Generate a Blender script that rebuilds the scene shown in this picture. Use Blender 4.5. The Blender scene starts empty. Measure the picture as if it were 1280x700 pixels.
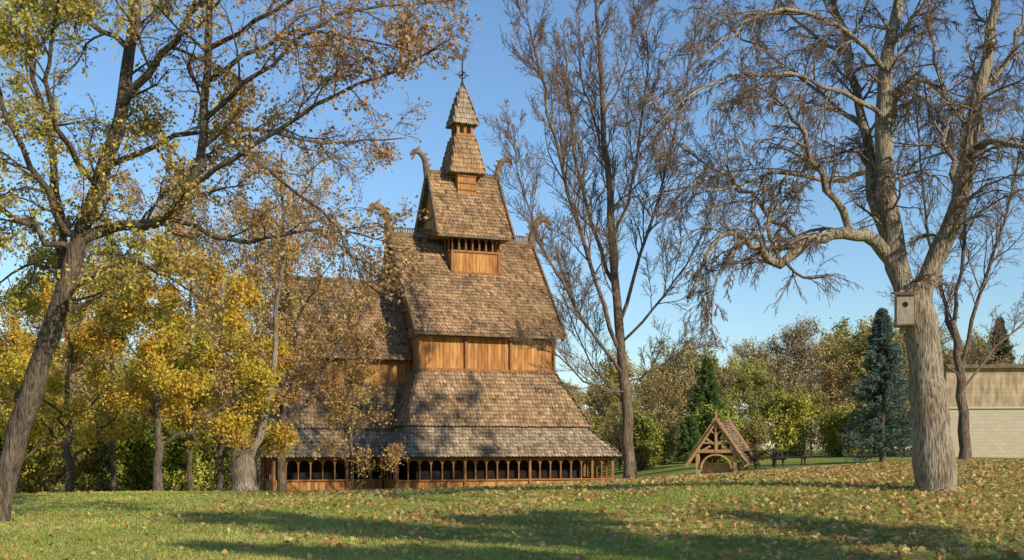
import bpy, math, random, copy
import numpy as np
from mathutils import Vector
random.seed(5)
F=1500.0; HY=560.0; EYE=1.6
def P(px,py,d): return np.array([(px-640)/F*d, d, EYE+(HY-py)/F*d])
scene=bpy.context.scene
# ------------------------------------------------------------ materials
def newmat(name):
    m=bpy.data.materials.new(name); m.use_nodes=True
    nt=m.node_tree; nt.nodes.clear(); return m,nt
def N(nt,t,**k):
    n=nt.nodes.new(t)
    for a,b in k.items(): setattr(n,a,b)
    return n
def ramp(nt,stops):
    r=N(nt,'ShaderNodeValToRGB'); cr=r.color_ramp
    while len(cr.elements)<len(stops): cr.elements.new(0.5)
    for e,(p,c) in zip(cr.elements,stops): e.position=p; e.color=(*c,1)
    return r
def finish(nt,colsock,rough=0.9,bump=None,bstr=0.3,bdist=0.02,transl=0.0):
    o=N(nt,'ShaderNodeOutputMaterial'); b=N(nt,'ShaderNodeBsdfPrincipled')
    b.inputs['Roughness'].default_value=rough
    b.inputs['Specular IOR Level'].default_value=0.2
    nt.links.new(colsock,b.inputs['Base Color'])
    if bump is not None:
        bp=N(nt,'ShaderNodeBump'); bp.inputs['Strength'].default_value=bstr; bp.inputs['Distance'].default_value=bdist
        nt.links.new(bump,bp.inputs['Height']); nt.links.new(bp.outputs[0],b.inputs['Normal'])
    if transl>0:
        t=N(nt,'ShaderNodeBsdfTranslucent'); nt.links.new(colsock,t.inputs['Color'])
        mx=N(nt,'ShaderNodeMixShader'); mx.inputs[0].default_value=transl
        nt.links.new(b.outputs[0],mx.inputs[1]); nt.links.new(t.outputs[0],mx.inputs[2]); nt.links.new(mx.outputs[0],o.inputs[0])
    else: nt.links.new(b.outputs[0],o.inputs[0])
def noise(nt,scale,stretch=(1,1,1),detail=6,coord='Object'):
    tc=N(nt,'ShaderNodeTexCoord'); mp=N(nt,'ShaderNodeMapping'); mp.inputs['Scale'].default_value=stretch
    nt.links.new(tc.outputs[coord],mp.inputs[0]); n=N(nt,'ShaderNodeTexNoise'); n.inputs['Scale'].default_value=scale; n.inputs['Detail'].default_value=detail
    nt.links.new(mp.outputs[0],n.inputs['Vector']); return n
def mix(nt,a,b,fac,mode='MIX'):
    m=N(nt,'ShaderNodeMix',data_type='RGBA',blend_type=mode)
    for s,v in ((m.inputs[0],fac),(m.inputs[6],a),(m.inputs[7],b)):
        if isinstance(v,bpy.types.NodeSocket): nt.links.new(v,s)
        elif isinstance(v,(int,float)): s.default_value=v
        else: s.default_value=(*v,1)
    return m.outputs[2]
def mat_bark(name,c1,c2,sc=5):
    m,nt=newmat(name); n=noise(nt,sc*.5,(1.6,1.6,0.6),8); n2=noise(nt,sc*2.6,(2.4,2.4,0.35),8)
    r=ramp(nt,[(0.3,c1),(0.7,c2)]); nt.links.new(n.outputs[0],r.inputs[0])
    r2=ramp(nt,[(0.38,(0.3,0.28,0.26)),(0.56,(1,1,1))]); nt.links.new(n2.outputs[0],r2.inputs[0])
    c=mix(nt,r.outputs[0],r2.outputs[0],0.85,'MULTIPLY')
    finish(nt,c,0.95,n2.outputs[0],1.0,0.08); return m
def mat_attr(name,transl=0.0,rough=0.8,objrand=False,nsc=None):
    m,nt=newmat(name); a=N(nt,'ShaderNodeAttribute',attribute_name='Col'); c=a.outputs['Color']
    if objrand:
        oi=N(nt,'ShaderNodeObjectInfo'); r=ramp(nt,[(0.0,(0.95,1.05,0.8)),(0.25,(1.35,1.25,0.9)),(0.5,(0.85,0.82,0.8)),(0.75,(1.25,1.08,0.85)),(1.0,(1.1,1.15,0.85))])
        nt.links.new(oi.outputs['Random'],r.inputs[0]); c=mix(nt,c,r.outputs[0],1.0,'MULTIPLY')
    if nsc:
        n=noise(nt,nsc,(1,1,1),5); r=ramp(nt,[(0.3,(0.62,0.59,0.57)),(0.7,(1.18,1.14,1.08))]); nt.links.new(n.outputs[0],r.inputs[0])
        c=mix(nt,c,r.outputs[0],1.0,'MULTIPLY')
        n=noise(nt,2.2,(6,6,.5),4); r=ramp(nt,[(0.35,(0.65,0.62,0.6)),(0.6,(1.05,1.05,1.05))]); nt.links.new(n.outputs[0],r.inputs[0])
        c=mix(nt,c,r.outputs[0],0.85,'MULTIPLY')
    finish(nt,c,rough,transl=transl); return m
def mat_planks(name,c1,c2,board=0.2,axis='xy',dark=0.35):
    m,nt=newmat(name); tc=N(nt,'ShaderNodeTexCoord'); sx=N(nt,'ShaderNodeSeparateXYZ'); nt.links.new(tc.outputs['Object'],sx.inputs[0])
    ad=N(nt,'ShaderNodeMath',operation='ADD'); nt.links.new(sx.outputs[0],ad.inputs[0]); nt.links.new(sx.outputs[1],ad.inputs[1])
    dv=N(nt,'ShaderNodeMath',operation='DIVIDE'); nt.links.new(ad.outputs[0] if axis=='xy' else sx.outputs[2],dv.inputs[0]); dv.inputs[1].default_value=board
    fl=N(nt,'ShaderNodeMath',operation='FLOOR'); fr=N(nt,'ShaderNodeMath',operation='FRACT'); nt.links.new(dv.outputs[0],fl.inputs[0]); nt.links.new(dv.outputs[0],fr.inputs[0])
    wn=N(nt,'ShaderNodeTexWhiteNoise',noise_dimensions='1D'); nt.links.new(fl.outputs[0],wn.inputs['W'])
    r=ramp(nt,[(0,c1),(1,c2)]); nt.links.new(wn.outputs['Value'],r.inputs[0])
    g=ramp(nt,[(0.0,(dark,)*3),(0.1,(1,1,1)),(0.9,(1,1,1)),(1.0,(dark,)*3)]); nt.links.new(fr.outputs[0],g.inputs[0])
    n=noise(nt,3,(2,2,0.4),8); rn=ramp(nt,[(0.3,(0.5,0.45,0.42)),(0.65,(1.1,1.1,1.1))]); nt.links.new(n.outputs[0],rn.inputs[0])
    c=mix(nt,mix(nt,r.outputs[0],g.outputs[0],1.0,'MULTIPLY'),rn.outputs[0],0.9,'MULTIPLY')
    finish(nt,c,0.75,g.outputs[0],0.5,0.02); return m
def mat_noise(name,c1,c2,sc=4,rough=0.85,st=(1,1,1)):
    m,nt=newmat(name); n=noise(nt,sc,st,8); r=ramp(nt,[(0.3,c1),(0.7,c2)]); nt.links.new(n.outputs[0],r.inputs[0]); finish(nt,r.outputs[0],rough,n.outputs[0],0.4,0.01); return m
M_bark=mat_bark('bark_grey_tan',(0.27,0.21,0.145),(0.48,0.39,0.285))
M_barkd=mat_bark('bark_dark',(0.10,0.075,0.05),(0.24,0.18,0.13))
M_barkr=mat_bark('bark_reddish',(0.15,0.105,0.075),(0.30,0.22,0.155))
M_twig=mat_noise('twigs',(0.11,0.07,0.045),(0.27,0.185,0.12),3)
M_leaf=mat_attr('leaves',0.4,0.6)
M_bgleaf=mat_attr('mass_leaves',0.25,0.8,objrand=True)
M_shing=mat_attr('shingles',0,0.85,nsc=0.9)
M_grassb=mat_attr('grass_blades',0.3,0.7)
M_plank=mat_planks('orange_planks',(0.40,0.17,0.05),(0.62,0.31,0.10))
M_plankd=mat_planks('dark_planks',(0.20,0.085,0.035),(0.30,0.14,0.06))
M_beam=mat_noise('timber',(0.22,0.09,0.035),(0.38,0.175,0.07),3,0.8,(3,3,1))
M_beaml=mat_noise('light_timber',(0.40,0.22,0.10),(0.60,0.37,0.18),3,0.8,(3,3,1))
M_wbeam=mat_noise('weathered_timber',(0.11,0.075,0.045),(0.27,0.185,0.11),3,0.9)
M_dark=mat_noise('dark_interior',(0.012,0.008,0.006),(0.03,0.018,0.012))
M_iron=mat_noise('iron',(0.02,0.02,0.02),(0.05,0.045,0.04),6,0.5)
# ------------------------------------------------------------ mesh helpers
def link(o,parent=None):
    scene.collection.objects.link(o)
    if parent: o.parent=parent
    return o
def empty(name,loc=(0,0,0),rz=0):
    e=bpy.data.objects.new(name,None); e.location=loc; e.rotation_euler=(0,0,rz); scene.collection.objects.link(e); return e
def np_mesh(name,V,Fs,mat,col=None,smooth=False,parent=None,dolink=True):
    V=np.asarray(V,dtype=np.float32); me=bpy.data.meshes.new(name)
    me.vertices.add(len(V)); me.vertices.foreach_set('co',V.ravel())
    loops=np.concatenate([f.ravel() for f in Fs]).astype(np.int32)
    tot=np.concatenate([np.full(len(f),f.shape[1]) for f in Fs]); st=np.concatenate([[0],np.cumsum(tot)[:-1]]).astype(np.int32)
    me.loops.add(len(loops)); me.loops.foreach_set('vertex_index',loops)
    me.polygons.add(len(tot)); me.polygons.foreach_set('loop_start',st)
    if smooth: me.polygons.foreach_set('use_smooth',np.ones(len(tot),dtype=bool))
    if col is not None:
        a=me.attributes.new('Col','FLOAT_COLOR','POINT'); c=np.ones((len(V),4),dtype=np.float32); c[:,:3]=col; a.data.foreach_set('color',c.ravel())
    me.update(calc_edges=True); me.materials.append(mat)
    o=bpy.data.objects.new(name,me)
    if dolink: link(o,parent)
    return o
class MB:
    def __init__(s): s.v=[]; s.f=[]
    def poly(s,pts): 
        i=len(s.v); s.v+= [tuple(map(float,p)) for p in pts]; s.f.append(tuple(range(i,i+len(pts))))
    def box(s,a,b):
        x0,y0,z0=a; x1,y1,z1=b; i=len(s.v)
        s.v+=[(x0,y0,z0),(x1,y0,z0),(x1,y1,z0),(x0,y1,z0),(x0,y0,z1),(x1,y0,z1),(x1,y1,z1),(x0,y1,z1)]
        for f in ((0,3,2,1),(4,5,6,7),(0,1,5,4),(1,2,6,5),(2,3,7,6),(3,0,4,7)): s.f.append(tuple(i+k for k in f))
    def beam(s,p,q,w,h,up=(0,0,1)):
        p=Vector(p);q=Vector(q);d=(q-p).normalized();u=Vector(up)
        if abs(d.dot(u))>0.98:u=Vector((0,1,0))
        sd=d.cross(u).normalized();u=sd.cross(d); i=len(s.v)
        for b in (p,q):
            for a,c in ((-1,-1),(1,-1),(1,1),(-1,1)): s.v.append(tuple(b+sd*a*w/2+u*c*h/2))
        for f in ((0,1,2,3),(7,6,5,4),(0,4,5,1),(1,5,6,2),(2,6,7,3),(3,7,4,0)): s.f.append(tuple(i+k for k in f))
    def cyl(s,p,q,r0,r1,n=10):
        p=Vector(p);q=Vector(q);d=(q-p).normalized();u=Vector((0,0,1)) if abs(d.z)<.9 else Vector((1,0,0))
        a=d.cross(u).normalized();b=d.cross(a);i=len(s.v)
        for c,r in((p,r0),(q,r1)):
            for k in range(n):
                t=2*math.pi*k/n; s.v.append(tuple(c+a*math.cos(t)*r+b*math.sin(t)*r))
        for k in range(n): s.f.append((i+k,i+(k+1)%n,i+n+(k+1)%n,i+n+k))
        s.f.append(tuple(i+k for k in range(n))[::-1]); s.f.append(tuple(i+n+k for k in range(n)))
    def extr(s,pts,vec):
        n=len(pts); i=len(s.v); vec=Vector(vec); s.v+=[tuple(p) for p in pts]+[tuple(Vector(p)+vec) for p in pts]
        s.f.append(tuple(range(i,i+n))); s.f.append(tuple(range(i+2*n-1,i+n-1,-1)))
        for k in range(n): s.f.append((i+k,i+n+k,i+n+(k+1)%n,i+(k+1)%n))
    def obj(s,name,mat,parent=None,bev=0):
        me=bpy.data.meshes.new(name); me.from_pydata(s.v,[],s.f); me.materials.append(mat); me.update()
        o=bpy.data.objects.new(name,me); link(o,parent)
        if bev:
            b=o.modifiers.new('b','BEVEL'); b.width=bev; b.segments=1
        return o
# ------------------------------------------------------------ terrain
def blur(xs,ys,x,w):
    return sum(np.interp(x+o*w,xs,ys) for o in np.linspace(-1,1,7))/7
def sstep(a,b,y):
    t=np.clip((y-a)/(b-a),0,1); return t*t*(3-2*t)
def gz(x,y):
    x=np.asarray(x,float); y=np.asarray(y,float)
    H=blur([-40,-14.5,0,5.9,12.7,40],[0.2,0.31,0.47,0.90,1.22,1.25],x,2.0)
    B=blur([-100,-3,5,9.5,20,60],[-0.75,-0.68,-0.25,0.62,1.08,1.1],x,1.5)
    z=H*sstep(8,32,y); z=z+(B-z)*sstep(32,50,y)
    z=z+0.03*np.sin(x*0.55+1.3)*np.sin(y*0.4)*sstep(10,25,y)
    far=sstep(130,300,y); return z*(1-far)+0.3*far
xs=np.unique(np.concatenate([np.linspace(-600,-60,16),np.linspace(-60,60,161),np.linspace(60,600,16)]))
ys=np.unique(np.concatenate([np.linspace(-120,0,10),np.linspace(0,70,120),np.linspace(70,140,36),np.linspace(140,900,24)]))
X,Y=np.meshgrid(xs,ys); V=np.stack([X,Y,gz(X,Y)],-1).reshape(-1,3)
nx=len(xs); ii=np.arange(len(ys)-1)[:,None]*nx+np.arange(nx-1)[None]; ii=ii.ravel()
m,nt=newmat('lawn'); n1=noise(nt,0.35,(1,1,1),8); n2=noise(nt,9,(1,1,1),10); n3=noise(nt,40,(1,1,1),4)
r=ramp(nt,[(0.3,(0.17,0.23,0.035)),(0.5,(0.31,0.33,0.065)),(0.7,(0.47,0.42,0.12))]); nt.links.new(n1.outputs[0],r.inputs[0])
r2=ramp(nt,[(0.3,(0.5,0.55,0.45)),(0.7,(1.25,1.2,1.2))]); nt.links.new(n2.outputs[0],r2.inputs[0])
c=mix(nt,r.outputs[0],r2.outputs[0],1.0,'MULTIPLY'); finish(nt,c,0.95,n3.outputs[0],0.8,0.05)
np_mesh('grass_ground',V,[np.stack([ii,ii+1,ii+nx+1,ii+nx],1)],m,smooth=True)
rng=np.random.default_rng(11)
def vnoise(x,y,s,seed):
    r=np.random.default_rng(seed); k=r.normal(size=(9,2))*s; p=r.uniform(0,6.28,9)
    return sum(np.sin(x*k[i,0]+y*k[i,1]+p[i]) for i in range(9))/4.2
n=230000; yy=15+27*rng.random(n)**1.5; xx=(rng.random(n)*2-1)*(0.46*yy+1)
zz=gz(xx,yy); h=rng.uniform(0.02,0.05,n)*(1+0.35*vnoise(xx,yy,1.5,3)); w=rng.uniform(0.006,0.012,n)*(yy/18)
a=rng.uniform(0,6.28,n); lx=rng.normal(0,.02,n); ly=rng.normal(0,.02,n)
v0=np.stack([xx-w*np.cos(a),yy-w*np.sin(a),zz-0.01],1); v1=np.stack([xx+w*np.cos(a),yy+w*np.sin(a),zz-0.01],1); v2=np.stack([xx+lx,yy+ly,zz+h],1)
t=np.clip(0.48+0.4*vnoise(xx,yy,0.6,4)+rng.normal(0,.3,n),0,1)[:,None]
c=(1-t)*np.array([0.20,0.28,0.04])+t*np.array([0.62,0.54,0.16])
np_mesh('grass_blades',np.stack([v0,v1,v2],1).reshape(-1,3),[np.arange(3*n).reshape(-1,3)],M_grassb,col=np.repeat(c,3,0))
def leafmesh(C,size,col,rg,name,mat,parent=None,flat=0.0,aspect=0.6,dolink=True):
    n=len(C); a=rg.normal(size=(n,3)); 
    if flat: a[:,2]*=(1-flat)
    a/=np.linalg.norm(a,axis=1,keepdims=True); b=rg.normal(size=(n,3))
    if flat: b[:,2]*=(1-flat)
    b-=a*(a*b).sum(1,keepdims=True); b/=np.linalg.norm(b,axis=1,keepdims=True)+1e-9
    s=(size*rg.uniform(0.6,1.3,n))[:,None]
    V=np.stack([C-a*s*.5,C+b*s*.5*aspect-a*s*.05,C+a*s*.5,C-b*s*.5*aspect-a*s*.05],1).reshape(-1,3)
    return np_mesh(name,V,[np.arange(4*n).reshape(-1,4)],mat,col=np.repeat(col,4,0),parent=parent,dolink=dolink)
n=70000; yy=15+33*rng.random(n)**1.1; xx=(rng.random(n)*2-1)*(0.46*yy+1)
dens=np.clip(0.24+0.055*xx+0.3*vnoise(xx,yy,0.6,9)+0.025*(yy-22),0.05,1); k=rng.random(n)<dens; xx,yy=xx[k],yy[k]
pal=np.array([[0.50,0.25,0.08],[0.60,0.36,0.12],[0.42,0.21,0.08],[0.72,0.54,0.18],[0.60,0.42,0.22]])
leafmesh(np.stack([xx,yy,gz(xx,yy)+0.045],1),0.10,pal[rng.integers(0,5,len(xx))],rng,'fallen_leaves',M_leaf,flat=0.6,aspect=.75)
# ------------------------------------------------------------ trees
def nrm(v): return v/(np.linalg.norm(v,axis=-1,keepdims=True)+1e-9)
def growlev(S,D,L,R0,r1,nseg,wig,trop,rg):
    n=len(S); Pp=np.zeros((n,nseg+1,3)); Pp[:,0]=S; d=nrm(D)
    for k in range(nseg):
        d=nrm(d+rg.normal(0,wig,(n,3))+np.array(trop)/nseg); Pp[:,k+1]=Pp[:,k]+d*(L/nseg)[:,None]
    tt=np.linspace(0,1,nseg+1)[None]; R=R0[:,None]*(1-tt)+ (R0*r1)[:,None]*tt
    return Pp,R,L
def kids(Pp,R,L,per,tmin,ang,lr,rr,rg,rmin=0.004,taperlen=0.5,up=0.0):
    n,m,_=Pp.shape; N_=n*per
    idx=np.repeat(np.arange(n),per); t=tmin+(1-tmin)*((np.tile(np.arange(per),n)+rg.random(N_))/per); t=np.clip(t,0,.999)
    f=t*(m-1); i=f.astype(int); fr=(f-i)[:,None]
    S=Pp[idx,i]*(1-fr)+Pp[idx,i+1]*fr; T=nrm(Pp[idx,i+1]-Pp[idx,i]); r=R[idx,i]*(1-fr[:,0])+R[idx,i+1]*fr[:,0]
    q=rg.normal(size=(N_,3)); q[:,2]+=up; q-=T*(q*T).sum(1,keepdims=True); q=nrm(q)
    a=rg.uniform(ang[0],ang[1],N_)[:,None]; D=T*np.cos(a)+q*np.sin(a)
    Lc=L[idx]*lr*(1-taperlen*t)*rg.uniform(.6,1.25,N_)
    return S,D,Lc,np.maximum(r*rr,rmin)
def tubes(levels,sides):
    Vs=[];Fs=[];off=0
    for (Pp,R,_),s in zip(levels,sides):
        n,m,_3=Pp.shape; T=np.zeros_like(Pp); T[:,:-1]=Pp[:,1:]-Pp[:,:-1]; T[:,-1]=T[:,-2]; T[:,1:-1]=(T[:,1:-1]+T[:,:-2])/2; T=nrm(T)
        ax=nrm(Pp[:,-1]-Pp[:,0]); ref=np.where((np.abs(ax[:,2])>.75)[:,None],np.array([[1.,.05,0]]),np.array([[0,.05,1.]]))[:,None]
        U=nrm(np.cross(T,ref)); W_=np.cross(T,U); th=np.arange(s)*2*np.pi/s
        V=Pp[:,:,None]+R[:,:,None,None]*(U[:,:,None]*np.cos(th)[None,None,:,None]+W_[:,:,None]*np.sin(th)[None,None,:,None])
        base=(np.arange(n)*m*s)[:,None,None]+(np.arange(m-1)*s)[None,:,None]; k=np.arange(s)[None,None]; k2=(k+1)%s
        Fq=np.stack(np.broadcast_arrays(base+k,base+k2,base+s+k2,base+s+k),-1).reshape(-1,4)+off
        Vs.append(V.reshape(-1,3));Fs.append(Fq);off+=n*m*s
    return np.concatenate(Vs),Fs
def limb(pts,r0,r1,n,rg=None,wob=0.0):
    p=np.array(pts,float); e=np.concatenate([[2*p[0]-p[1]],p,[2*p[-1]-p[-2]]]); t=np.linspace(0,len(p)-1-1e-6,n+1); i=t.astype(int); f=(t-i)[:,None]
    a,b,c,d=e[i],e[i+1],e[i+2],e[i+3]; q=.5*((2*b)+(c-a)*f+(2*a-5*b+4*c-d)*f**2+(-a+3*b-3*c+d)*f**3)
    if wob and rg is not None: q[1:]+=rg.normal(0,wob,(n,3))
    R=np.linspace(r0,r1,n+1)
    if rg is not None: R=R*rg.uniform(.93,1.08,n+1)
    L=np.linalg.norm(np.diff(q,axis=0),axis=1).sum()
    return q[None],R[None],np.array([L])
def tree(name,limbs,rg,bark,spec,leaf=None,flare=None):
    e=empty(name); levels=list(limbs); sides=[16]+[10]*(len(limbs)-1)
    s=spec[0]; parts=[]
    for j,(Pp,R,L) in enumerate(limbs):
        per=max(2,int(L[0]*s['dens']*(s.get('trunk',0.5) if j==0 else 1))); LL=np.minimum(L,s.get('lcap',99.))
        parts.append(kids(Pp,R,LL,per,s.get('t0',.6) if j==0 else s.get('tm',.25),s['ang'],s['lr'],s['rr'],rg,up=s.get('up',0)))
    S,D,L,R0=[np.concatenate([p[i] for p in parts]) for i in range(4)]
    R0=np.minimum(R0,s.get('rcap',9)); L=np.maximum(L,.3)
    cur=growlev(S,D,L,R0,s.get('r1',.3),s['seg'],s['wig'],s['trop'],rg); levels.append(cur); sides.append(6); nb=len(levels)
    for s in spec[1:]:
        S,D,L,R0=kids(*cur,s['per'],s.get('tm',.15),s['ang'],s['lr'],s['rr'],rg,rmin=s.get('rmin',.004),up=s.get('up',0))
        cur=growlev(S,D,L,R0,s.get('r1',.4),s['seg'],s['wig'],s['trop'],rg); levels.append(cur); sides.append(s.get('sides',3))
    if flare: 
        Pp,R,L=levels[0]; R=R.copy(); z=Pp[0,:,2]-Pp[0,0,2]; R[0]*=1+flare*np.exp(-z/0.35)
        levels[0]=(Pp,R,L)
    V,Fs=tubes(levels[:nb],sides[:nb]); np_mesh('trunk_and_branches',V,Fs,bark,smooth=True,parent=e)
    V,Fs=tubes(levels[nb:],sides[nb:]); np_mesh('twigs',V,Fs,M_twig,smooth=True,parent=e)
    if leaf:
        Pp=cur[0].reshape(-1,3); k=rg.integers(0,len(Pp),leaf['n']); C=Pp[k]+rg.normal(0,leaf['jit'],(leaf['n'],3))
        if 'keep' in leaf: C=C[leaf['keep'](C,rg)]
        leafmesh(C,leaf['size'],leaf['col'](C,rg),rg,'leaves',M_leaf,parent=e)
    return e
BARE=[dict(dens=2.0,ang=(.5,1.1),lr=.42,rr=.5,seg=6,wig=.15,trop=(0,0,.15),rcap=.05,tm=.2,lcap=5.5),
      dict(per=9,ang=(.4,1.0),lr=.5,rr=.55,seg=5,wig=.15,trop=(0,0,.05),sides=4,rmin=.007),
      dict(per=7,ang=(.4,1.0),lr=.5,rr=.6,seg=4,wig=.16,trop=(0,0,.05),rmin=.0055),
      dict(per=3,ang=(.3,.9),lr=.55,rr=.7,seg=3,wig=.16,trop=(0,0,.1),rmin=.0045)]
def spec(mod,**k):
    s=copy.deepcopy(BARE)
    for i,d in mod.items(): s[i].update(d)
    return s
def L_(pts,d,r0,r1,n,rg,wob=.04):
    return limb([P(p[0],p[1],d+(p[2] if len(p)>2 else 0)) for p in pts],r0,r1,n,rg,wob)
# right big bare maple
rg=np.random.default_rng(21); d=24
T1=[L_([(1171,622),(1166,560),(1160,490),(1152,420),(1138,355)],d,.39,.33,16,rg,.008),
 L_([(1140,385,-.02),(1122,330),(1108,250,.1),(1104,160,.3),(1108,80,.2),(1122,10,.5),(1130,-80,.3),(1135,-190,.2)],d,.25,.05,22,rg,.025),
 L_([(1144,385,.0),(1166,335,-.15),(1195,262,-.4),(1212,180,-.7),(1230,90,-.9),(1243,0,-1),(1250,-120,-1.2)],d,.23,.06,22,rg,.025),
 L_([(1128,345),(1092,300,-.1),(1048,293,-.4),(1008,303,-.7),(974,330,-.9),(950,312,-1.1),(915,291,-1.4),(885,312,-1.6),(862,370,-1.8)],d,.15,.02,26,rg,.03),
 L_([(1120,325),(1090,240,.4),(1078,150,.9),(1062,70,1.2),(1040,0,1.6),(1020,-80,2)],d,.13,.04,16,rg),
 L_([(1062,293,-.2),(1040,245,-.7),(1010,180,-1.2),(990,140,-1.5),(950,110,-2)],d,.08,.02,14,rg),
 L_([(1106,170,.2),(1140,100,1),(1185,125,1.8),(1215,170,2.6)],d,.07,.02,12,rg),
 L_([(1213,180,-.6),(1250,178,-1.3),(1300,188,-2),(1350,160,-2.6)],d,.08,.03,8,rg),
 L_([(1200,250,-.4),(1183,180,.6),(1172,100,1.4),(1160,10,2)],d,.06,.03,12,rg),
 L_([(1110,90,.2),(1060,40,-.6),(1000,12,-1.2),(940,22,-1.8),(880,70,-2.4)],d,.06,.015,14,rg),
 L_([(1085,215,.4),(1040,228,.2),(980,215,-.1),(920,232,-.5),(850,236,-1),(790,252,-1.3)],d,.055,.012,16,rg),
 L_([(975,330,-.9),(960,280,-.6),(975,230,-.4),(1000,190,0)],d,.045,.015,10,rg),
 L_([(1004,304,-.6),(960,265,.6),(910,225,1.4),(860,190,2.2),(800,130,2.8)],d,.055,.012,14,rg),
 L_([(1222,130,-.7),(1265,60,-.2),(1310,-10,.4)],d,.07,.03,8,rg),
 L_([(1062,70,1.2),(1010,40,2),(960,-20,2.6)],d,.05,.02,8,rg),
 L_([(1108,150,.3),(1040,110,-.8),(960,90,-1.6),(880,110,-2.2),(820,160,-2.7)],d,.055,.012,14,rg),
 L_([(1108,60,.3),(1150,10,-.6),(1190,-60,-1)],d,.06,.02,8,rg),
 L_([(930,300,-1.3),(900,340,-1.8),(885,400,-2)],d,.03,.01,8,rg),
 L_([(1080,160,.9),(1030,120,1.8),(950,60,2.8),(870,10,3.4)],d,.05,.012,12,rg)]
tree('bare_maple_tree',T1,rg,M_bark,spec({0:dict(trunk=0,t0=.95,trop=(0,0,-.2),dens=3.2,lcap=4.6,rcap=.035,wig=.2),1:dict(per=10,trop=(0,0,-.5)),2:dict(per=7,trop=(0,0,-.8)),3:dict(per=4,trop=(0,0,-.8))}),flare=.22)
# left leaning leafy tree
rg=np.random.default_rng(22); d=22
T2=[L_([(-8,668),(14,570),(45,470),(70,400),(95,310),(125,225),(150,140),(165,60),(175,-40),(180,-160)],d,.22,.07,26,rg,.015),
 L_([(62,425),(78,330,.5),(70,200,.9),(40,80,1.5),(20,-40,1.8)],d,.10,.03,14,rg),
 L_([(100,300),(150,285),(205,272,-.3),(242,228,-.5),(260,130,-.6),(262,0,-.5),(268,-110,-.5)],d,.12,.05,18,rg),
 L_([(240,232,-.4),(300,190,-1),(400,130,-1.6),(480,92,-2),(560,50,-2.3)],d,.055,.012,14,rg),
 L_([(128,212),(210,172,.6),(300,160,1.2),(420,180,1.8),(500,172,2.2)],d,.06,.012,14,rg),
 L_([(92,318),(20,272,-.6),(-90,200,-1)],d,.07,.03,8,rg),
 L_([(150,135),(205,60,-.8),(255,0,-1.4),(330,-80,-2)],d,.08,.03,10,rg),
 L_([(205,273,-.2),(300,300,-.8),(400,285,-1.2),(495,300,-1.4)],d,.05,.012,14,rg),
 L_([(262,100,-.5),(350,45,.3),(450,12,.8),(570,-5,1.2)],d,.05,.012,12,rg),
 L_([(160,60),(90,10,1),(30,-60,2)],d,.06,.03,8,rg),
 L_([(80,370),(140,330,-.8),(200,340,-1.5),(260,380,-2)],d,.04,.012,8,rg),
 L_([(60,430),(100,380,.6),(150,370,1.2),(190,400,1.6)],d,.03,.012,8,rg),
 L_([(85,350),(50,330,.6),(10,340,1.2),(-30,380,1.6)],d,.04,.012,8,rg),
 L_([(100,300),(50,230,-1),(0,120,-1.6),(-30,40,-2)],d,.07,.02,10,rg),
 L_([(120,230),(70,150,-1.4),(60,60,-2),(80,-20,-2.4)],d,.06,.02,10,rg),
 L_([(300,190,-1),(360,230,-1.8),(430,300,-2.4),(470,370,-2.6)],d,.035,.01,10,rg),
 L_([(262,60,-.5),(330,20,-1.4),(420,-30,-2),(540,-50,-2.4)],d,.05,.012,10,rg),
 L_([(255,150,-.6),(320,90,-1.4),(400,40,-1.8),(520,70,-2)],d,.05,.012,12,rg)]
def colL(C,rg):
    g=np.clip((C[:,0]+7.2)/3.5+rg.normal(0,.25,len(C)),0,1)[:,None]; r=rg.random((len(C),1))
    a=np.array([0.32,0.29,0.045])*(1-r)+np.array([0.70,0.56,0.12])*r
    b=np.array([0.38,0.20,0.07])*(1-r)+np.array([0.66,0.42,0.19])*r
    return a*(1-g)+b*g
def keepL(C,rg):
    p=np.clip(1.0-(C[:,0]+8.0)/8.0,.42,1); cl=vnoise(C[:,0]+C[:,1]*.6,C[:,2]-C[:,1]*.4,1.6,31)
    return rg.random(len(C))<p*np.clip(.5+.65*cl,.1,1)
tree('leaning_ash_tree',T2,rg,M_barkd,spec({0:dict(trunk=.7,t0=.35,trop=(0,0,-.1),lcap=4.5,dens=2.3,rcap=.03,wig=.2),1:dict(per=9,trop=(0,0,-.3)),2:dict(per=6,trop=(0,0,-.5)),3:dict(per=2,trop=(0,0,-.5))}),
  leaf=dict(n=98000,jit=.08,size=.085,col=colL,keep=keepL),flare=.25)
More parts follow.
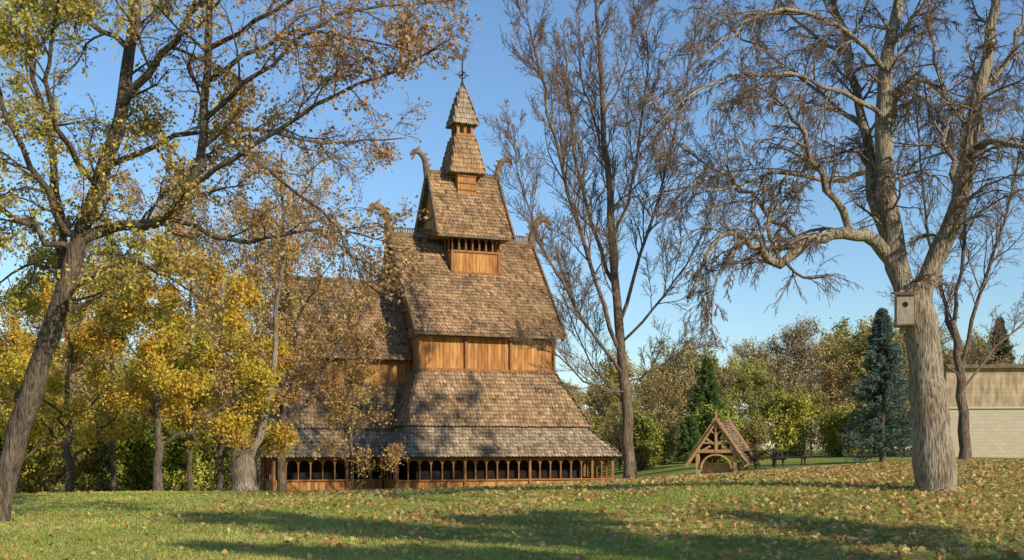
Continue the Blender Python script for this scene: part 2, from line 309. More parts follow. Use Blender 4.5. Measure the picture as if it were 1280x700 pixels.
# central tall bare tree
rg=np.random.default_rng(23); d=50
T3=[L_([(788,604),(784,520),(776,430),(768,330),(760,220),(752,120),(747,20),(744,-60)],d,.26,.04,22,rg,.03),
 L_([(777,445),(742,335,-.8),(702,205,-1.6),(676,100,-2),(660,20,-2.4)],d,.10,.03,14,rg,.06),
 L_([(774,405),(805,305,.8),(836,200,1.5),(858,100,2),(872,10,2.4)],d,.085,.02,14,rg,.06),
 L_([(770,360),(735,260,1.4),(712,150,2.4),(705,60,3)],d,.09,.03,12,rg,.06),
 L_([(766,300),(795,210,-1.4),(806,110,-2.2),(812,20,-2.8)],d,.07,.02,12,rg,.06),
 L_([(779,470),(735,410,-1),(690,330,-1.8),(655,240,-2.2),(640,170,-2.4)],d,.08,.02,12,rg,.06),
 L_([(775,430),(830,370,-1),(880,290,-1.8),(905,200,-2.2)],d,.06,.015,12,rg,.06),
 L_([(758,200),(730,110,-.8),(720,10,-1)],d,.06,.02,10,rg,.06),
 L_([(754,150),(785,70,.8),(800,-10,1)],d,.05,.02,10,rg,.06),
 L_([(781,490),(740,480,-1.8),(690,440,-2.6),(650,430,-3.2)],d,.05,.012,10,rg,.06),
 L_([(783,505),(750,470,1.8),(715,400,2.6),(700,330,3.2)],d,.05,.012,10,rg,.06),
 L_([(780,480),(830,455,1.2),(880,420,2)],d,.05,.012,10,rg,.06)]
tree('tall_bare_tree',T3,rg,M_barkr,spec({0:dict(dens=2.5,trunk=.6,t0=.35,trop=(0,0,.6),ang=(.35,.85),lcap=7,lr=.45,rcap=.035,wig=.12),1:dict(per=9,trop=(0,0,.35),ang=(.3,.75),rmin=.012),2:dict(per=7,trop=(0,0,.2),rmin=.009),3:dict(per=3,rmin=.008,trop=(0,0,.1))}),flare=.2)
# right rear bare tree
rg=np.random.default_rng(24); d=42
T4=[L_([(1206,582),(1203,510),(1198,450),(1192,400)],d,.20,.12,10,rg),
 L_([(1198,450),(1180,380,.5),(1165,300,.8),(1150,200,1),(1145,110,1.2)],d,.08,.02,12,rg,.05),
 L_([(1200,460),(1225,370,-.5),(1255,280,-.9),(1275,190,-1.2),(1290,110,-1.5)],d,.08,.02,12,rg,.05),
 L_([(1193,402),(1203,320,-.8),(1208,230,-1.2),(1205,130,-1.5)],d,.08,.02,12,rg,.05),
 L_([(1201,490),(1240,440,1),(1290,390,1.6),(1330,330,2)],d,.05,.02,8,rg,.05),
 L_([(1201,480),(1165,430,-.8),(1135,370,-1.2)],d,.045,.02,8,rg,.05)]
tree('young_bare_tree',T4,rg,M_barkr,spec({0:dict(dens=2.6,trunk=0,t0=.9,trop=(0,0,.5),ang=(.35,.8),lcap=5,rcap=.025),1:dict(per=9,trop=(0,0,.2)),2:dict(per=6,rmin=.0075),3:dict(per=3,rmin=.0065)}),flare=.3)
def simple_tree(name,x,y,h,r,rg,bark,crown0,spread,leaf,lean=(0,0),nl=9,asc=.8,mod=None):
    b=np.array([x,y,float(gz(x,y))-.1]); top=b+np.array([lean[0],lean[1],h])
    tr=limb([b,b*.66+top*.34+np.array([lean[0]*-.1,0,0]),b*.3+top*.7,top],r,r*.15,16,rg,.05)
    ls=[tr]
    for i in range(nl):
        t=crown0+(.9-crown0)*i/nl; q=tr[0][0][int(t*16)]; a=i*2.4+rg.uniform(-.4,.4); R=spread*(1-.55*(t-crown0)/(1-crown0))*rg.uniform(.8,1.15)
        dz=R*asc*rg.uniform(.7,1.3); e=q+np.array([math.cos(a)*R,math.sin(a)*R,dz]); mid=(q+e)/2+np.array([0,0,dz*-.05+.15])
        ls.append(limb([q,mid,e],tr[1][0][int(t*16)]*.45,.015,8,rg,.08))
    m={0:dict(dens=1.6,trunk=.5,t0=.5,lcap=3.6,rcap=.03),1:dict(per=7),2:dict(per=5,rmin=.007),3:dict(per=2,rmin=.006)}
    if mod: 
        for k,v in mod.items(): m[k].update(v)
    return tree(name,ls,rg,bark,spec(m),leaf=leaf,flare=.25)
def colpal(pals,bright=1):
    p=np.array(pals)*bright
    def f(C,rg):
        cl=vnoise(C[:,0]*1.3+C[:,1],C[:,2],1.1,5)*1.0+rg.normal(0,.7,len(C)); i=np.clip(((cl+2)/4*len(p)).astype(int),0,len(p)-1)
        return p[i]*rg.uniform(.75,1.25,(len(C),1))
    return f
YEL=colpal([[0.44,0.23,0.05],[0.66,0.42,0.05],[0.74,0.52,0.07],[0.58,0.46,0.07],[0.34,0.33,0.045]])
BRN=colpal([[0.32,0.17,0.065],[0.50,0.29,0.11],[0.58,0.37,0.12],[0.62,0.46,0.16]])
def W(px,d): return (px-640)/F*d
def st(kind,px,d,h,r,seed,c0,spread,n,**k):
    simple_tree(('yellow' if kind is YEL else 'brown')+'_leaved_tree',W(px,d),d,h,r,np.random.default_rng(seed),M_barkd,c0,spread,dict(n=n,jit=.15,size=.115,col=kind),**k)
st(YEL,198,36,7.2,.15,31,.2,3.1,25000)
st(YEL,85,40,7.0,.14,32,.2,3.2,21000)
st(BRN,352,46,13.5,.20,33,.2,4.0,12000,asc=1.3,nl=13)
st(BRN,322,50,11.5,.12,34,.2,3.4,8000,asc=1.3,nl=11)
st(YEL,275,42,7.6,.12,35,.14,3.0,21000)
st(BRN,440,47,7.4,.08,36,.1,2.2,6000,asc=1.1)
st(BRN,140,50,12,.12,38,.25,4.0,11000,asc=1.2,nl=11)
st(BRN,238,48,13,.12,39,.25,3.6,9000,asc=1.2,nl=11)
st(YEL,20,46,8.5,.14,40,.2,3.8,18000)
# forked grey tree
rg=np.random.default_rng(37); d=38
T5=[L_([(306,622),(305,600),(303,575),(304,562)],d,.42,.36,6,rg,0),
 L_([(303,585),(286,530,.1),(262,450,.3),(240,350,.6),(222,250,.9)],d,.15,.03,12,rg,.03),
 L_([(306,585),(324,545,-.1),(343,460,-.3),(350,350,-.5),(372,240,-.9)],d,.15,.03,12,rg,.03)]
tree('forked_maple_tree',T5,rg,M_bark,spec({0:dict(dens=1.6,trunk=0,t0=.9,lcap=4,rcap=.03),1:dict(per=7),2:dict(per=5),3:dict(per=2)}),leaf=dict(n=9000,jit=.15,size=.11,col=BRN),flare=.15)
# park trees standing outside the frame whose shadows reach the lawn; the last is added
simple_tree('shade_tree',15,3,14,.35,np.random.default_rng(41),M_bark,.3,5.2,dict(n=36000,jit=.2,size=.18,col=BRN),asc=.7,nl=11)
simple_tree('shade_tree',25,-7,15,.35,np.random.default_rng(42),M_bark,.3,5.0,dict(n=20000,jit=.2,size=.18,col=BRN),asc=.8,nl=10)
simple_tree('shade_tree',19.5,36.5,24.5,.50,np.random.default_rng(44),M_bark,.62,5.4,dict(n=9000,jit=.2,size=.2,col=BRN),asc=.75,nl=14,mod={0:dict(rcap=.07,dens=1.3),1:dict(per=6,rmin=.02),2:dict(per=4,rmin=.012)})  # unseen tall tree, added to throw branch shadows onto the church
# ------------------------------------------------------------ spruces
def spruce(name,x,y,h,w,rg,cols):
    z0=float(gz(x,y)); e=empty(name,(x,y,z0)); nb=int(h*70); t=rg.random(nb)**.8; a=rg.uniform(0,6.28,nb)
    rad=w/2*(1-t)**.85*rg.uniform(.55,1.2,nb)+.08; zz=.25+t*(h-.3)
    D=np.stack([np.cos(a),np.sin(a),np.full(nb,-.12)+t*.5],1); S=np.stack([0*a,0*a,zz],1)
    lv=growlev(S,D,rad,np.full(nb,.02),.3,6,.05,(0,0,.25),rg); tr=limb([(0,0,-.1),(0,0,h*.5),(0,0,h)],.04*h**.7,.01,8)
    V,Fs=tubes([tr,lv],[8,3]); np_mesh('trunk_and_boughs',V,Fs,M_barkd,smooth=True,parent=e)
    n=int(nb*75); i=rg.integers(0,nb,n); f=rg.random(n)**.6*5.99; k=f.astype(int); fr=(f-k)[:,None]
    C=lv[0][i,k]*(1-fr)+lv[0][i,k+1]*fr; T=nrm(D[i]*np.array([1,1,.3])+rg.normal(0,.55,(n,3))); C=C+rg.normal(0,.05,(n,3)); C[:,2]-=rg.random(n)*.08
    s=rg.uniform(.07,.15,n)[:,None]; B=nrm(np.cross(T,rg.normal(size=(n,3))))*.022
    V=np.stack([C-B,C+B,C+T*s+B*.4,C+T*s-B*.4],1).reshape(-1,3)
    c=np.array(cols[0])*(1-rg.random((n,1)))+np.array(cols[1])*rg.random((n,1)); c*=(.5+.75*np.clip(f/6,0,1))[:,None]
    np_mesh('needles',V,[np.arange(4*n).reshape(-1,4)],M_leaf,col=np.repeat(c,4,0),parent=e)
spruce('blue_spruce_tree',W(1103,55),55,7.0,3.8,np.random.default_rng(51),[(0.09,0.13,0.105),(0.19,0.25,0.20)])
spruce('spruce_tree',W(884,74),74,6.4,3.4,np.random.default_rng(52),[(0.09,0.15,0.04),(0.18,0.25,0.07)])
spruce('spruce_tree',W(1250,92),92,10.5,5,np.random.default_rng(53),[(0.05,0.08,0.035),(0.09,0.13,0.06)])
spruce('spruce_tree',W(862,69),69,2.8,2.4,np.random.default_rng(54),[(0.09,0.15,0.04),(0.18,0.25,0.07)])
# ------------------------------------------------------------ background tree mass (instanced)
bg=empty('background_trees')
def proto(seed,h,w,pals,dens,low=.1):
    rg=np.random.default_rng(seed); tr=limb([(0,0,-.3),(rg.normal(0,.2),0,h*.5),(0,0,h*.92)],.13,.03,8,rg,.05)
    nb=44; t=low+(.95-low)*rg.random(nb); a=rg.uniform(0,6.28,nb); S=tr[0][0][(t*8).astype(int)]; L=w/2*np.sqrt(np.clip(1-((t-.45)/.62)**2,.05,1))*rg.uniform(.6,1.25,nb)
    D=np.stack([np.cos(a),np.sin(a),rg.uniform(.2,1.3,nb)],1); l1=growlev(S,D,L,np.full(nb,.04),.3,5,.12,(0,0,.2),rg)
    l2=growlev(*kids(*l1,8,.2,(.4,1.1),.5,.5,rg,rmin=.012),.4,4,.12,(0,0,.2),rg); l3=growlev(*kids(*l2,6,.1,(.4,1.),.6,.6,rg,rmin=.009),.5,3,.12,(0,0,.1),rg)
    V,Fs=tubes([tr,l1,l2,l3],[7,4,3,3]); a_=np_mesh('stem',V,Fs,M_barkr,smooth=True,dolink=False)
    Pp=np.concatenate([l3[0].reshape(-1,3),l2[0][:,2:].reshape(-1,3)]); C=Pp[rg.integers(0,len(Pp),dens)]+rg.normal(0,.16,(dens,3))
    b_=leafmesh(C,.18,colpal(pals)(C,rg),rg,'crown',M_bgleaf,dolink=False); return a_.data,b_.data,h,w
OL=[[0.20,0.18,0.055],[0.32,0.28,0.085],[0.42,0.36,0.12],[0.46,0.40,0.16],[0.26,0.27,0.07]]
TAN=[[0.28,0.20,0.10],[0.40,0.31,0.16],[0.50,0.40,0.22],[0.36,0.32,0.13]]
GRN=[[0.13,0.17,0.04],[0.24,0.28,0.06],[0.38,0.40,0.08],[0.48,0.44,0.11]]
pr=[proto(61,9,5.5,OL,10000),proto(62,10,5,TAN,6500),proto(63,8,5,GRN,11000,.03),proto(64,10,6,TAN,2000)]
pb=[proto(65,3.4,3.6,GRN,9000,.02),proto(66,3.6,3.6,OL,7000,.02)]
rr=random.Random(3)
def inst(p,x,y,s):
    z=float(gz(x,y))
    e=bpy.data.objects.new('tree',None); e.parent=bg; e.location=(x,y,z); e.rotation_euler=(0,0,rr.uniform(0,6.28)); e.scale=(s*rr.uniform(.85,1.1),s*rr.uniform(.85,1.1),s*rr.uniform(.9,1.06)); scene.collection.objects.link(e)
    for me in p[:2]: 
        o=bpy.data.objects.new(me.name,me); o.parent=e; scene.collection.objects.link(o)
for row,(dd,stp) in enumerate(((82,3.4),(90,3.2),(100,4),(114,5),(135,7))):
    x=-75-row*8
    while x<75+row*8:
        px=640+x/dd*F; top=np.interp(px,[-400,0,300,600,720,840,900,960,1120,1300,1700],[395,405,420,450,465,448,432,425,410,440,430])+rr.uniform(-16,26)
        th=(HY-top)/F*dd+EYE-.3; 
        if row==0: th*=rr.uniform(.5,.9)
        p=rr.choices(pr,[4,5,1.0,2.5] if px>700 else [3,3,2,2])[0]
        inst(p,x,dd+rr.uniform(-2.5,2.5),th/p[2]); x+=stp*rr.uniform(.7,1.3)
x=-46
while x<44:
    dd=rr.uniform(72,80); inst(rr.choice(pb),x,dd,rr.uniform(.6,1.1)); x+=rr.uniform(1.8,3.2)
for px,dd,s,k in ((170,52,.95,0),(225,50,.8,0),(258,52,.85,0),(60,52,.9,1),(20,50,1,0),(110,54,.8,1),(-40,48,1,0),(290,56,.8,1),(140,56,1.1,0)):
    inst(pb[k],W(px,dd),dd,s)
# ------------------------------------------------------------ stave church
ch=empty('stave_church',(-2.9,70,0),math.radians(22))
SV=[];SC=[];under=MB(); rs=np.random.default_rng(71)
def roof(b0,b1,t1,t0,tone=(0.42,0.255,0.125),ex=.25,w=.19,grey=0.0,var=.22):
    b0,b1,t1,t0=[np.array(q,float) for q in (b0,b1,t1,t0)]
    under.poly([b0,b1,t1,t0])
    u=b1-b0; Lb=np.linalg.norm(u); u/=Lb; v=t0-b0; o0=v@u; v=v-u*o0; Hh=np.linalg.norm(v); v/=Hh; o1=(t1-b0)@u; nn=np.cross(u,v)
    k=0; y=-.06; yw=y
    while yw<Hh-.05:
        f=min(max(yw,0)/Hh,1); l=o0*f; r=Lb+(o1-Lb)*f; c=np.arange(l-w,r+w,w)+(w/2 if k%2 else 0)
        l-=.05; r+=.05; c=c[(c>l)&(c<r)]
        for x in c:
            j=rs.uniform(-.03,.03); x=x+rs.uniform(-.01,.01); hw=w*.48; lift=.045+rs.uniform(0,.035); tp=min(yw+ex*1.4,Hh+.02)
            pts=[(x-hw,tp,.012),(x-hw,yw+.09+j,lift),(x,yw+j,lift+.006),(x+hw,yw+.09+j,lift),(x+hw,tp,.012)]
            for a,b_,z in pts: SV.append(b0+u*min(max(a,l),r)+v*b_+nn*z)
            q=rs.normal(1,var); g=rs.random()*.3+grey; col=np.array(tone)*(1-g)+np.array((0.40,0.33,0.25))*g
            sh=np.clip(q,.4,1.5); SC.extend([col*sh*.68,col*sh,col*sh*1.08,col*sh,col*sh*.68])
        k+=1; yw=y+ex*k
def ring(r0,r1,**k):
    c=lambda r:[(r[0],r[2],r[4]),(r[1],r[2],r[4]),(r[1],r[3],r[4]),(r[0],r[3],r[4])]
    a,b=c(r0),c(r1)
    for i in range(4): roof(a[i],a[(i+1)%4],b[(i+1)%4],b[i],**k)
    return a,b
def rc(a,b,z,s=0): return (s-a,s+a,-b,b,z)
beams=MB(); wb=MB(); dk=MB(); pl=MB(); pld=MB()
G1=(0.45,0.335,0.205)
def hips(a,b):
    for i in (0,1,3):
        wb.beam(np.array(a[i])+[0,0,.06],np.array(b[i])+[0,0,.06],.14,.1)
a,b=ring(rc(6.5,7.6,1.14),rc(5.2,6.0,2.72),tone=G1,grey=.15); hips(a,b)
a,b=ring(rc(5.35,6.15,2.76),rc(4.0,4.3,5.76),grey=.1); hips(a,b)
under.poly([(-6.5,-7.6,1.08),(6.5,-7.6,1.08),(6.5,7.6,1.08),(-6.5,7.6,1.08)])
pl.box((-3.9,-4.2,5.3),(3.9,4.2,8.3))
for z,w_ in ((5.86,.16),(7.72,.16)):
    for t in (-4.24,4.24): beams.beam((-4.02,t,z),(4.02,t,z),.12,w_)
    for s in (-3.96,3.96): beams.beam((s,-4.3,z),(s,4.3,z),.12,w_)
for s in (-3.96,-1.32,1.32,3.96):
    for t in (-4.26,4.26): beams.cyl((s,t,5.7),(s,t,7.9),.09,.09,8)
for t in (-1.4,1.4):
    for s in (-3.98,3.98): beams.cyl((s,t,5.7),(s,t,8.3),.1,.1,8)
EA,EB,EZ,RZ=4.4,4.8,7.85,13.7
roof((-EA,-EB,EZ),(EA,-EB,EZ),(EA,0,RZ),(-EA,0,RZ)); roof((EA,EB,EZ),(-EA,EB,EZ),(-EA,0,RZ),(EA,0,RZ))
for s in (-3.92,3.92):
    pld.extr([(s,-4.2,8.25),(s,4.2,8.25),(s,0,RZ-.15)],(0.05 if s>0 else -.05,0,0))
for s in (-EA,EA):
    for t in (-1,1): 
        wb.beam((s,t*(EB+.05),EZ-.05),(s,0,RZ+.02),.1,.32); wb.beam((s*.985,t*(EB-.1),EZ-.22),(s*.985,0,RZ-.2),.12,.2)
    sg=1 if s>0 else -1
    beams.beam((sg*4.0,-3.2,9.3),(sg*4.0,3.2,9.3),.1,.2); beams.beam((sg*4.0,0,8.3),(sg*4.0,0,13.3),.12,.16)
wb.beam((-EA-.1,0,RZ+.1),(EA+.1,0,RZ+.1),.22,.24)
for i in range(60):
    s=-4.2+i*.145
    if -1.9<s<2.1: continue
    wb.cyl((s,0,RZ+.2),(s,0,RZ+.44),.04,.04,6)
for s0,s1 in ((-4.3,-1.8),(2.0,4.3)): wb.beam((s0,0,RZ+.47),(s1,0,RZ+.47),.1,.1)
for t in (-1,1): wb.beam((-EA-.02,t*(EB+.02),EZ-.09),(EA+.02,t*(EB+.02),EZ-.09),.08,.16)
for i in range(27):
    s=-4.1+i*.315
    for t in (-1,1): beams.beam((s,t*4.15,8.1),(s,t*4.72,7.74),.08,.1)
def ch_panels(r0,r1,**k):
    roof((r0[0],-r0[1],r0[2]),(-3.8,-r0[1],r0[2]),(-3.8,-r1[1],r1[2]),(r1[0],-r1[1],r1[2]),**k)
    roof((-3.8,r0[1],r0[2]),(r0[0],r0[1],r0[2]),(r1[0],r1[1],r1[2]),(-3.8,r1[1],r1[2]),**k)
    roof((r0[0],r0[1],r0[2]),(r0[0],-r0[1],r0[2]),(r1[0],-r1[1],r1[2]),(r1[0],r1[1],r1[2]),**k)
    wb.beam((r0[0],-r0[1],r0[2]+.06),(r1[0],-r1[1],r1[2]+.06),.14,.1)
ch_panels((-12.3,5.2,1.12),(-11.1,4.0,2.6),tone=G1,grey=.2)
ch_panels((-11.25,4.15,2.62),(-9.9,2.7,5.0),grey=.05)
under.poly([(-12.3,-5.2,1.06),(-4,-5.2,1.06),(-4,5.2,1.06),(-12.3,5.2,1.06)])
pl.box((-9.8,-2.6,4.6),(-3.95,2.6,6.9))
roof((-10.2,-3.1,6.4),(-4.02,-3.1,6.4),(-4.02,0,10.9),(-10.2,0,10.9)); roof((-4.02,3.1,6.4),(-10.2,3.1,6.4),(-10.2,0,10.9),(-4.02,0,10.9))
pld.extr([(-9.82,-2.6,6.85),(-9.82,2.6,6.85),(-9.82,0,10.7)],(-.05,0,0))
for t in (-1,1): wb.beam((-10.2,t*3.15,6.35),(-10.2,0,10.92),.1,.3)
wb.beam((-10.3,0,11.0),(-4,0,11.0),.2,.22)
for z in (5.1,6.3):
    for t in (-2.64,2.64): beams.beam((-9.9,t,z),(-4,t,z),.1,.15)
Zb,Zs,Za,Zt=-1.0,-.1,.97,1.12
def arcade(p0,p1,bays):
    p0=np.array(p0,float);p1=np.array(p1,float);d=p1-p0;L=np.linalg.norm(d);d/=L;w=L/bays; nrm_=np.array([d[1],-d[0]])
    def pt(x,z,o=0): q=p0+d*x+nrm_*o; return (q[0],q[1],z)
    pl.extr([pt(0,Zb),pt(L,Zb),pt(L,Zs),pt(0,Zs)],(-nrm_[0]*.08,-nrm_[1]*.08,0))
    beams.beam(pt(-.05,Zs+.03,.02),pt(L+.05,Zs+.03,.02),.16,.08); beams.beam(pt(-.05,Zt-.02,.0),pt(L+.05,Zt-.02,.0),.16,.1)
    for i in range(bays+1):
        x=i*w; beams.cyl(pt(x,Zs+.05,-.03),pt(x,Za-.1,-.03),.045,.045,8); beams.cyl(pt(x,Za-.26,-.03),pt(x,Za-.17,-.03),.05,.07,8)
        if i%6==0: beams.cyl(pt(x,Zb,.04),pt(x,Zt,.04),.09,.09,8)
    for i in range(bays):
        c=(i+.5)*w; r=w*.5-.035; zc=Za-r; n=8; top=Zt-.07
        arc=[(c-r*math.cos(math.pi*k/n),zc+r*math.sin(math.pi*k/n)) for k in range(n+1)]
        for k in range(n):
            (x0,z0),(x1,z1)=arc[k],arc[k+1]
            beams.extr([pt(x0,z0,.0),pt(x1,z1,.0),pt(x1,top,.0),pt(x0,top,.0)],(-nrm_[0]*.06,-nrm_[1]*.06,0))
        for x0,x1 in ((i*w,c-r),(c+r,(i+1)*w)): beams.extr([pt(x0,zc-.1),pt(x1,zc-.1),pt(x1,top),pt(x0,top)],(-nrm_[0]*.06,-nrm_[1]*.06,0))
arcade((-6.1,-7.2),(6.1,-7.2),20); arcade((6.1,-7.2),(6.1,7.2),24); arcade((-6.1,7.2),(-6.1,-7.2),24)
arcade((-11.9,-4.8),(-6.2,-4.8),9); arcade((-11.9,4.8),(-11.9,-4.8),16)
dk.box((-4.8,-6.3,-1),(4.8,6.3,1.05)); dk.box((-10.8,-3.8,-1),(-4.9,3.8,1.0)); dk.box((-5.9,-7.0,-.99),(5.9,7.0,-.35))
# tower
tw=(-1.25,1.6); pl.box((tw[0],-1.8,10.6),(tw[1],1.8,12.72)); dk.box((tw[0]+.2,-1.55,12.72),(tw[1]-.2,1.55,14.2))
for z in (11.55,12.76,13.62):
    for t in (-1.83,1.83): beams.beam((tw[0]-.06,t,z),(tw[1]+.06,t,z),.1,.12)
    for s in tw: beams.beam((s,-1.86,z+.004),(s,1.86,z+.004),.1,.12)
for i in range(8):
    s=tw[0]+i*(tw[1]-tw[0])/7
    for t in (-1.8,1.8): beams.cyl((s,t,12.7),(s,t,13.7),.06,.06,8)
    if i<7:
        c=s+(tw[1]-tw[0])/14
        for t in (-1.8,1.8): beams.extr([(s,t,13.6),(s+.42,t,13.6),(c+.14,t,13.42),(c,t,13.52),(c-.14,t,13.42)],(0,.05,0))
for i in range(7):
    t=-1.8+i*.6
    for s in tw: beams.cyl((s,t,12.7),(s,t,13.7),.06,.06,8)
for s in tw:
    for t in (-1.8,1.8): beams.beam((s,t,10.6),(s,t,12.7),.16,.16)
TA,TB,TZ,TR=2.3,2.3,13.6,17.5
roof((-TA,-TB,TZ),(TA,-TB,TZ),(TA-.15,0,TR),(-TA+.15,0,TR)); roof((TA,TB,TZ),(-TA,TB,TZ),(-TA+.15,0,TR),(TA-.15,0,TR))
under.poly([(-TA,-TB,TZ-.05),(TA,-TB,TZ-.05),(TA,TB,TZ-.05),(-TA,TB,TZ-.05)])
for sg in (-1,1):
    pl.extr([(sg*1.85,-2.05,TZ),(sg*1.85,2.05,TZ),(sg*1.85,0,TR-.1)],(sg*.05,0,0))
    for t in (-1,1): wb.beam((sg*TA,t*(TB+.05),TZ-.05),(sg*(TA-.15),0,TR+.05),.1,.3)
    beams.beam((sg*1.95,-1.2,14.9),(sg*1.95,1.2,14.9),.1,.14)
wb.beam((-TA,0,TR+.06),(TA,0,TR+.06),.16,.18)
for t in (-1,1): wb.beam((-TA,t*TB,TZ-.06),(TA,t*TB,TZ-.06),.08,.14)
pl.box((-.55,-.8,16.0),(.55,.8,17.55))
for z in (16.5,16.9,17.3): beams.beam((-.59,-.83,z),(.59,-.83,z),.06,.08)
ring(rc(1.04,1.04,17.45),rc(.55,.55,19.65),w=.12,ex=.3,var=.12)
under.poly([(-1.04,-1.04,17.42),(1.04,-1.04,17.42),(1.04,1.04,17.42),(-1.04,1.04,17.42)])
pl.box((-.5,-.5,19.5),(.5,.5,20.45)); beams.box((-.6,-.6,19.62),(.6,.6,19.74)); 
for s in (-.22,.22): dk.box((s-.12,-.515,19.85),(s+.12,-.45,20.25)); dk.box((-.515,s-.12,19.85),(-.45,s+.12,20.25))
ring(rc(.74,.74,20.35),rc(.04,.04,22.75),tone=(.44,.34,.22),grey=.3,w=.11,ex=.34,var=.12)
under.poly([(-.74,-.74,20.33),(.74,-.74,20.33),(.74,.74,20.33),(-.74,.74,20.33)])
DV=[];DF=[];off=0
for s0,z0,sg,sc in ((TA-.2,TR,1,.95),(-TA+.2,TR,-1,.95),(EA-.1,RZ+.1,1,1.25),(-EA+.1,RZ+.1,-1,1.25),(-10.2,11,-1,1)):
    pts=[(0,-.4),(.1,.2),(.22,.75),(.5,1.15),(.85,1.2),(1.1,.95)]; rad=[.26,.22,.18,.17,.17,.07]
    pp=limb([(s0+sg*a*sc,0,z0+b*sc) for a,b in pts],1,1,14)[0][0]; R=np.interp(np.linspace(0,5,15),range(6),rad)*sc
    V,Fs=tubes([(pp[None],R[None],None)],[8]); DV.append(V);DF.append(Fs[0]+off);off+=len(V)
    wb.beam((s0+sg*.85*sc,0,z0+1.02*sc),(s0+sg*1.02*sc,0,z0+.72*sc),.12*sc,.11*sc)
    wb.extr([(s0+sg*.6*sc,-.04,z0+1.2*sc),(s0+sg*.5*sc,-.04,z0+1.6*sc),(s0+sg*.85*sc,-.04,z0+1.3*sc)],(0,.08,0))
    for a_,b_ in ((.0,.4),(.08,.75),(.25,1.05)): wb.extr([(s0+sg*a_*sc,-.04,z0+(b_-.15)*sc),(s0+sg*(a_-.25)*sc,-.04,z0+(b_+.08)*sc),(s0+sg*(a_+.08)*sc,-.04,z0+(b_+.1)*sc)],(0,.08,0))
np_mesh('dragon_heads',np.concatenate(DV),[np.concatenate(DF)],M_wbeam,smooth=True,parent=ch)
# weather vane
fe=MB(); fe.cyl((0,0,22.5),(0,0,24.4),.06,.04,8); fe.cyl((0,0,22.65),(0,0,22.95),.14,.07,10); fe.beam((-.42,0,23.35),(.42,0,23.35),.06,.06); fe.beam((0,-.42,23.42),(0,.42,23.42),.06,.06)
for k in range(10):
    a0,a1=k*.628,(k+1)*.628; fe.cyl((.22*math.cos(a0),0,23.36+.22*math.sin(a0)),(.22*math.cos(a1),0,23.36+.22*math.sin(a1)),.03,.03,5)
ck=[(-.18,24.25),(.08,24.2),(.22,24.4),(.2,24.75),(.34,24.8),(.22,24.92),(.12,25.0),(.04,24.78),(0,24.55),(-.12,24.55),(-.2,24.8),(-.34,24.95),(-.48,24.75),(-.38,24.45)]
fe.extr([(a*1.2,-.03,b) for a,b in ck],(0,.06,0)); fe.obj('weather_vane',M_iron,ch)
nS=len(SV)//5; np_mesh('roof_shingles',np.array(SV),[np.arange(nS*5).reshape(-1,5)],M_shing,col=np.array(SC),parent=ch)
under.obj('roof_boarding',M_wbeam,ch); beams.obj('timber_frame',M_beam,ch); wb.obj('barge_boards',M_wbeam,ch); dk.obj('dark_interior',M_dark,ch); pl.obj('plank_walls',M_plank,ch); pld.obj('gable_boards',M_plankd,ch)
# ------------------------------------------------------------ well house
x,y=W(895,52),52.; z=float(gz(x,y)); wh=empty('well_house',(x,y,z),math.radians(-22)); b=MB()
hw,ez,az,dp=1.22,.45,2.25,2.6
for s in (-.82,.82):
    for t in (0.1,dp-.1): b.beam((s,t,-.2),(s,t,1.25),.15,.15)
for t in (0,dp):
    for sg in (-1,1):
        b.beam((sg*(hw+.12),t,ez-.1),(0,t,az+.12),.09,.2)
        b.beam((0,t+.03,1.25),(sg*.55,t+.03,1.62),.07,.09); b.beam((sg*.75,t+.03,.95),(sg*.25,t+.03,1.22),.07,.09)
        b.beam((0,t+.03,1.7),(sg*.3,t+.03,1.95),.06,.08)
    b.beam((-.95,t+.03,1.0),(.95,t+.03,1.0),.09,.14); b.beam((0,t+.03,1.0),(0,t+.03,2.3),.1,.12); b.beam((-.6,t+.03,1.36),(.6,t+.03,1.36),.06,.08)
    for k in range(10):
        a0,a1=math.pi*k/10,math.pi*(k+1)/10; b.beam((-.66*math.cos(a0),t+.03,.25+.6*math.sin(a0)),(-.66*math.cos(a1),t+.03,.25+.6*math.sin(a1)),.07,.12,up=(0,1,0))
    b.beam((0,t,az),(0,t,az+.5),.07,.07)
b.box((-.7,.5,-.1),(.7,1.9,.42)); b.box((-.78,.42,.42),(.78,1.98,.5)); b.cyl((-.85,1.2,.95),(.85,1.2,.95),.08,.08)
b.obj('timber_frame',M_beaml,wh)
SV.clear();SC.clear();under=MB()
roof((-hw-.1,dp+.1,ez),(-hw-.1,-.1,ez),(0,-.1,az+.02),(0,dp+.1,az+.02),w=.13,ex=.15,grey=.2); roof((hw+.1,-.1,ez),(hw+.1,dp+.1,ez),(0,dp+.1,az+.02),(0,-.1,az+.02),w=.13,ex=.15,grey=.3)
nS=len(SV)//5; np_mesh('roof_shingles',np.array(SV),[np.arange(nS*5).reshape(-1,5)],M_shing,col=np.array(SC),parent=wh); under.obj('roof_boarding',M_wbeam,wh)
# picnic tables
def picnic(x,y,rz):
    e=empty('picnic_table',(x,y,float(gz(x,y))),rz); b=MB(); L=.95
    for k in range(5): b.box((-L,-.36+k*.15,.72),(L,-.36+k*.15+.13,.76))
    for sg in (-1,1):
        for k in (0,1): b.box((-L,sg*.72-.13+k*.14,.43),(L,sg*.72-.01+k*.14,.47))
        b.beam((sg*.65,-.3,.72),(sg*.65,-.62,0),.06,.08); b.beam((sg*.65,.3,.72),(sg*.65,.62,0),.06,.08); b.beam((sg*.65,-.8,.4),(sg*.65,.8,.4),.06,.08); b.beam((sg*.65,0,.4),(0,0,.7),.05,.05)
    b.obj('table_and_benches',M_iron,e,.005)
picnic(W(956,53),53,.15); picnic(W(986,55),55,-.1)
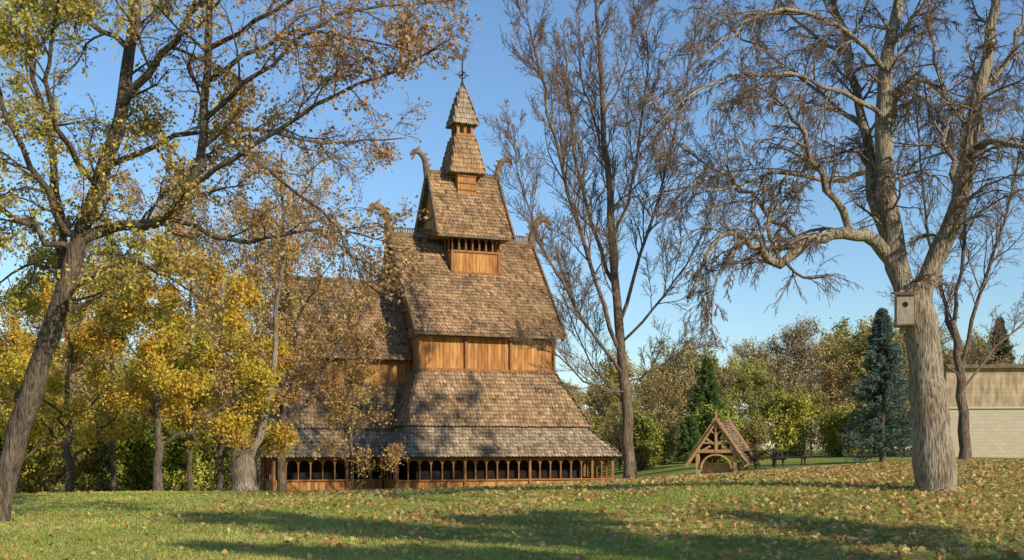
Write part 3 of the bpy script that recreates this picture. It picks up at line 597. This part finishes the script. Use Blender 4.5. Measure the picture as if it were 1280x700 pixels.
# birdhouse on the maple trunk
bp=P(1130,388,23.52); bh=empty('birdhouse',tuple(bp),math.radians(-8)); M_bh=mat_noise('birdhouse_wood',(0.24,0.19,0.135),(0.40,0.33,0.24),6,.9,(3,3,1)); b=MB()
b.box((-.16,-.15,-.28),(.16,.15,.28)); b.extr([(-.16,-.15,.28),(.16,-.15,.28),(.16,.15,.36),(-.16,.15,.36)],(0,0,.004)); b.box((-.05,.15,-.42),(.05,.19,.42)); b.obj('box',M_bh,bh,.008)
b=MB(); b.beam((0,-.2,.30),(0,.19,.37),.42,.035); b.box((-.18,-.17,-.31),(.18,.15,-.283)); b.obj('roof_and_floor',M_wbeam,bh)
b=MB(); b.cyl((0,-.154,.1),(0,-.1,.1),.055,.055,16); b.obj('entrance_hole',M_dark,bh)
# ------------------------------------------------------------ building at right
x0,y0=W(1184,66),66.; z=float(gz(x0,y0)); ob=empty('community_building',(x0,y0,z),math.radians(-6))
mb_,nt=newmat('tan_block'); tc=N(nt,'ShaderNodeTexCoord'); sx=N(nt,'ShaderNodeSeparateXYZ'); cx=N(nt,'ShaderNodeCombineXYZ'); nt.links.new(tc.outputs['Object'],sx.inputs[0])
ad=N(nt,'ShaderNodeMath',operation='ADD'); nt.links.new(sx.outputs[0],ad.inputs[0]); nt.links.new(sx.outputs[1],ad.inputs[1]); nt.links.new(ad.outputs[0],cx.inputs[0]); nt.links.new(sx.outputs[2],cx.inputs[1])
br=N(nt,'ShaderNodeTexBrick'); br.inputs['Scale'].default_value=1; br.inputs['Brick Width'].default_value=.4; br.inputs['Row Height'].default_value=.2; br.inputs['Mortar Size'].default_value=.012
br.inputs['Color1'].default_value=(.48,.40,.28,1); br.inputs['Color2'].default_value=(.54,.45,.32,1); br.inputs['Mortar'].default_value=(.40,.34,.25,1); nt.links.new(cx.outputs[0],br.inputs['Vector'])
finish(nt,br.outputs['Color'],.9,br.outputs['Fac'],-.3,.01)
M_up=mat_planks('upper_siding',(.44,.33,.20),(.50,.38,.24),.25,axis='z',dark=.8)
b=MB(); b.box((0,0,-1),(34,6,2.65)); b.obj('block_wall',mb_,ob)
b=MB(); b.box((-.06,-.06,2.75),(34.06,6.06,4.85)); b.obj('upper_wall',M_up,ob)
b=MB(); b.box((-.1,-.1,2.65),(34.1,6.1,2.75)); b.obj('string_course',mat_noise('pale_stone',(.5,.43,.33),(.56,.5,.4)),ob)
b=MB(); b.box((-.35,-.35,4.85),(34.3,6.3,5.06)); b.obj('roof_fascia',M_wbeam,ob)
b=MB(); b.box((8,-.12,0),(9.1,-.05,2.1)); b.box((13,-.12,.9),(15,-.05,2.1)); b.obj('door_and_window',M_dark,ob)
# ------------------------------------------------------------ light, sky, camera
el=math.radians(26); az=math.atan2(.70,-.71); dv=Vector((math.sin(az)*math.cos(el),math.cos(az)*math.cos(el),math.sin(el)))
sl=bpy.data.lights.new('sun','SUN'); sl.energy=5; sl.angle=math.radians(.5); sl.color=(1,.90,.72); so=bpy.data.objects.new('sun',sl); so.rotation_euler=dv.to_track_quat('Z','Y').to_euler(); link(so)
w=bpy.data.worlds.new('World'); scene.world=w; w.use_nodes=True; nt=w.node_tree; sky=nt.nodes.new('ShaderNodeTexSky'); sky.sky_type='NISHITA'; sky.sun_disc=False; sky.sun_elevation=el; sky.sun_rotation=az; sky.air_density=1.15; sky.dust_density=0; sky.ozone_density=5.5
bgn=nt.nodes['Background']; nt.links.new(sky.outputs[0],bgn.inputs[0]); bgn.inputs[1].default_value=.15
cd=bpy.data.cameras.new('camera'); cd.sensor_width=36; cd.lens=F/1280*36; cd.shift_y=(HY-350)/1280; cd.clip_end=3000; co=bpy.data.objects.new('camera',cd); co.location=(0,0,EYE); co.rotation_euler=(math.radians(90),0,0); link(co); scene.camera=co
scene.view_settings.view_transform='Standard'; scene.view_settings.look='None'; scene.view_settings.exposure=0
print('faces',sum(len(m.polygons) for m in bpy.data.meshes))
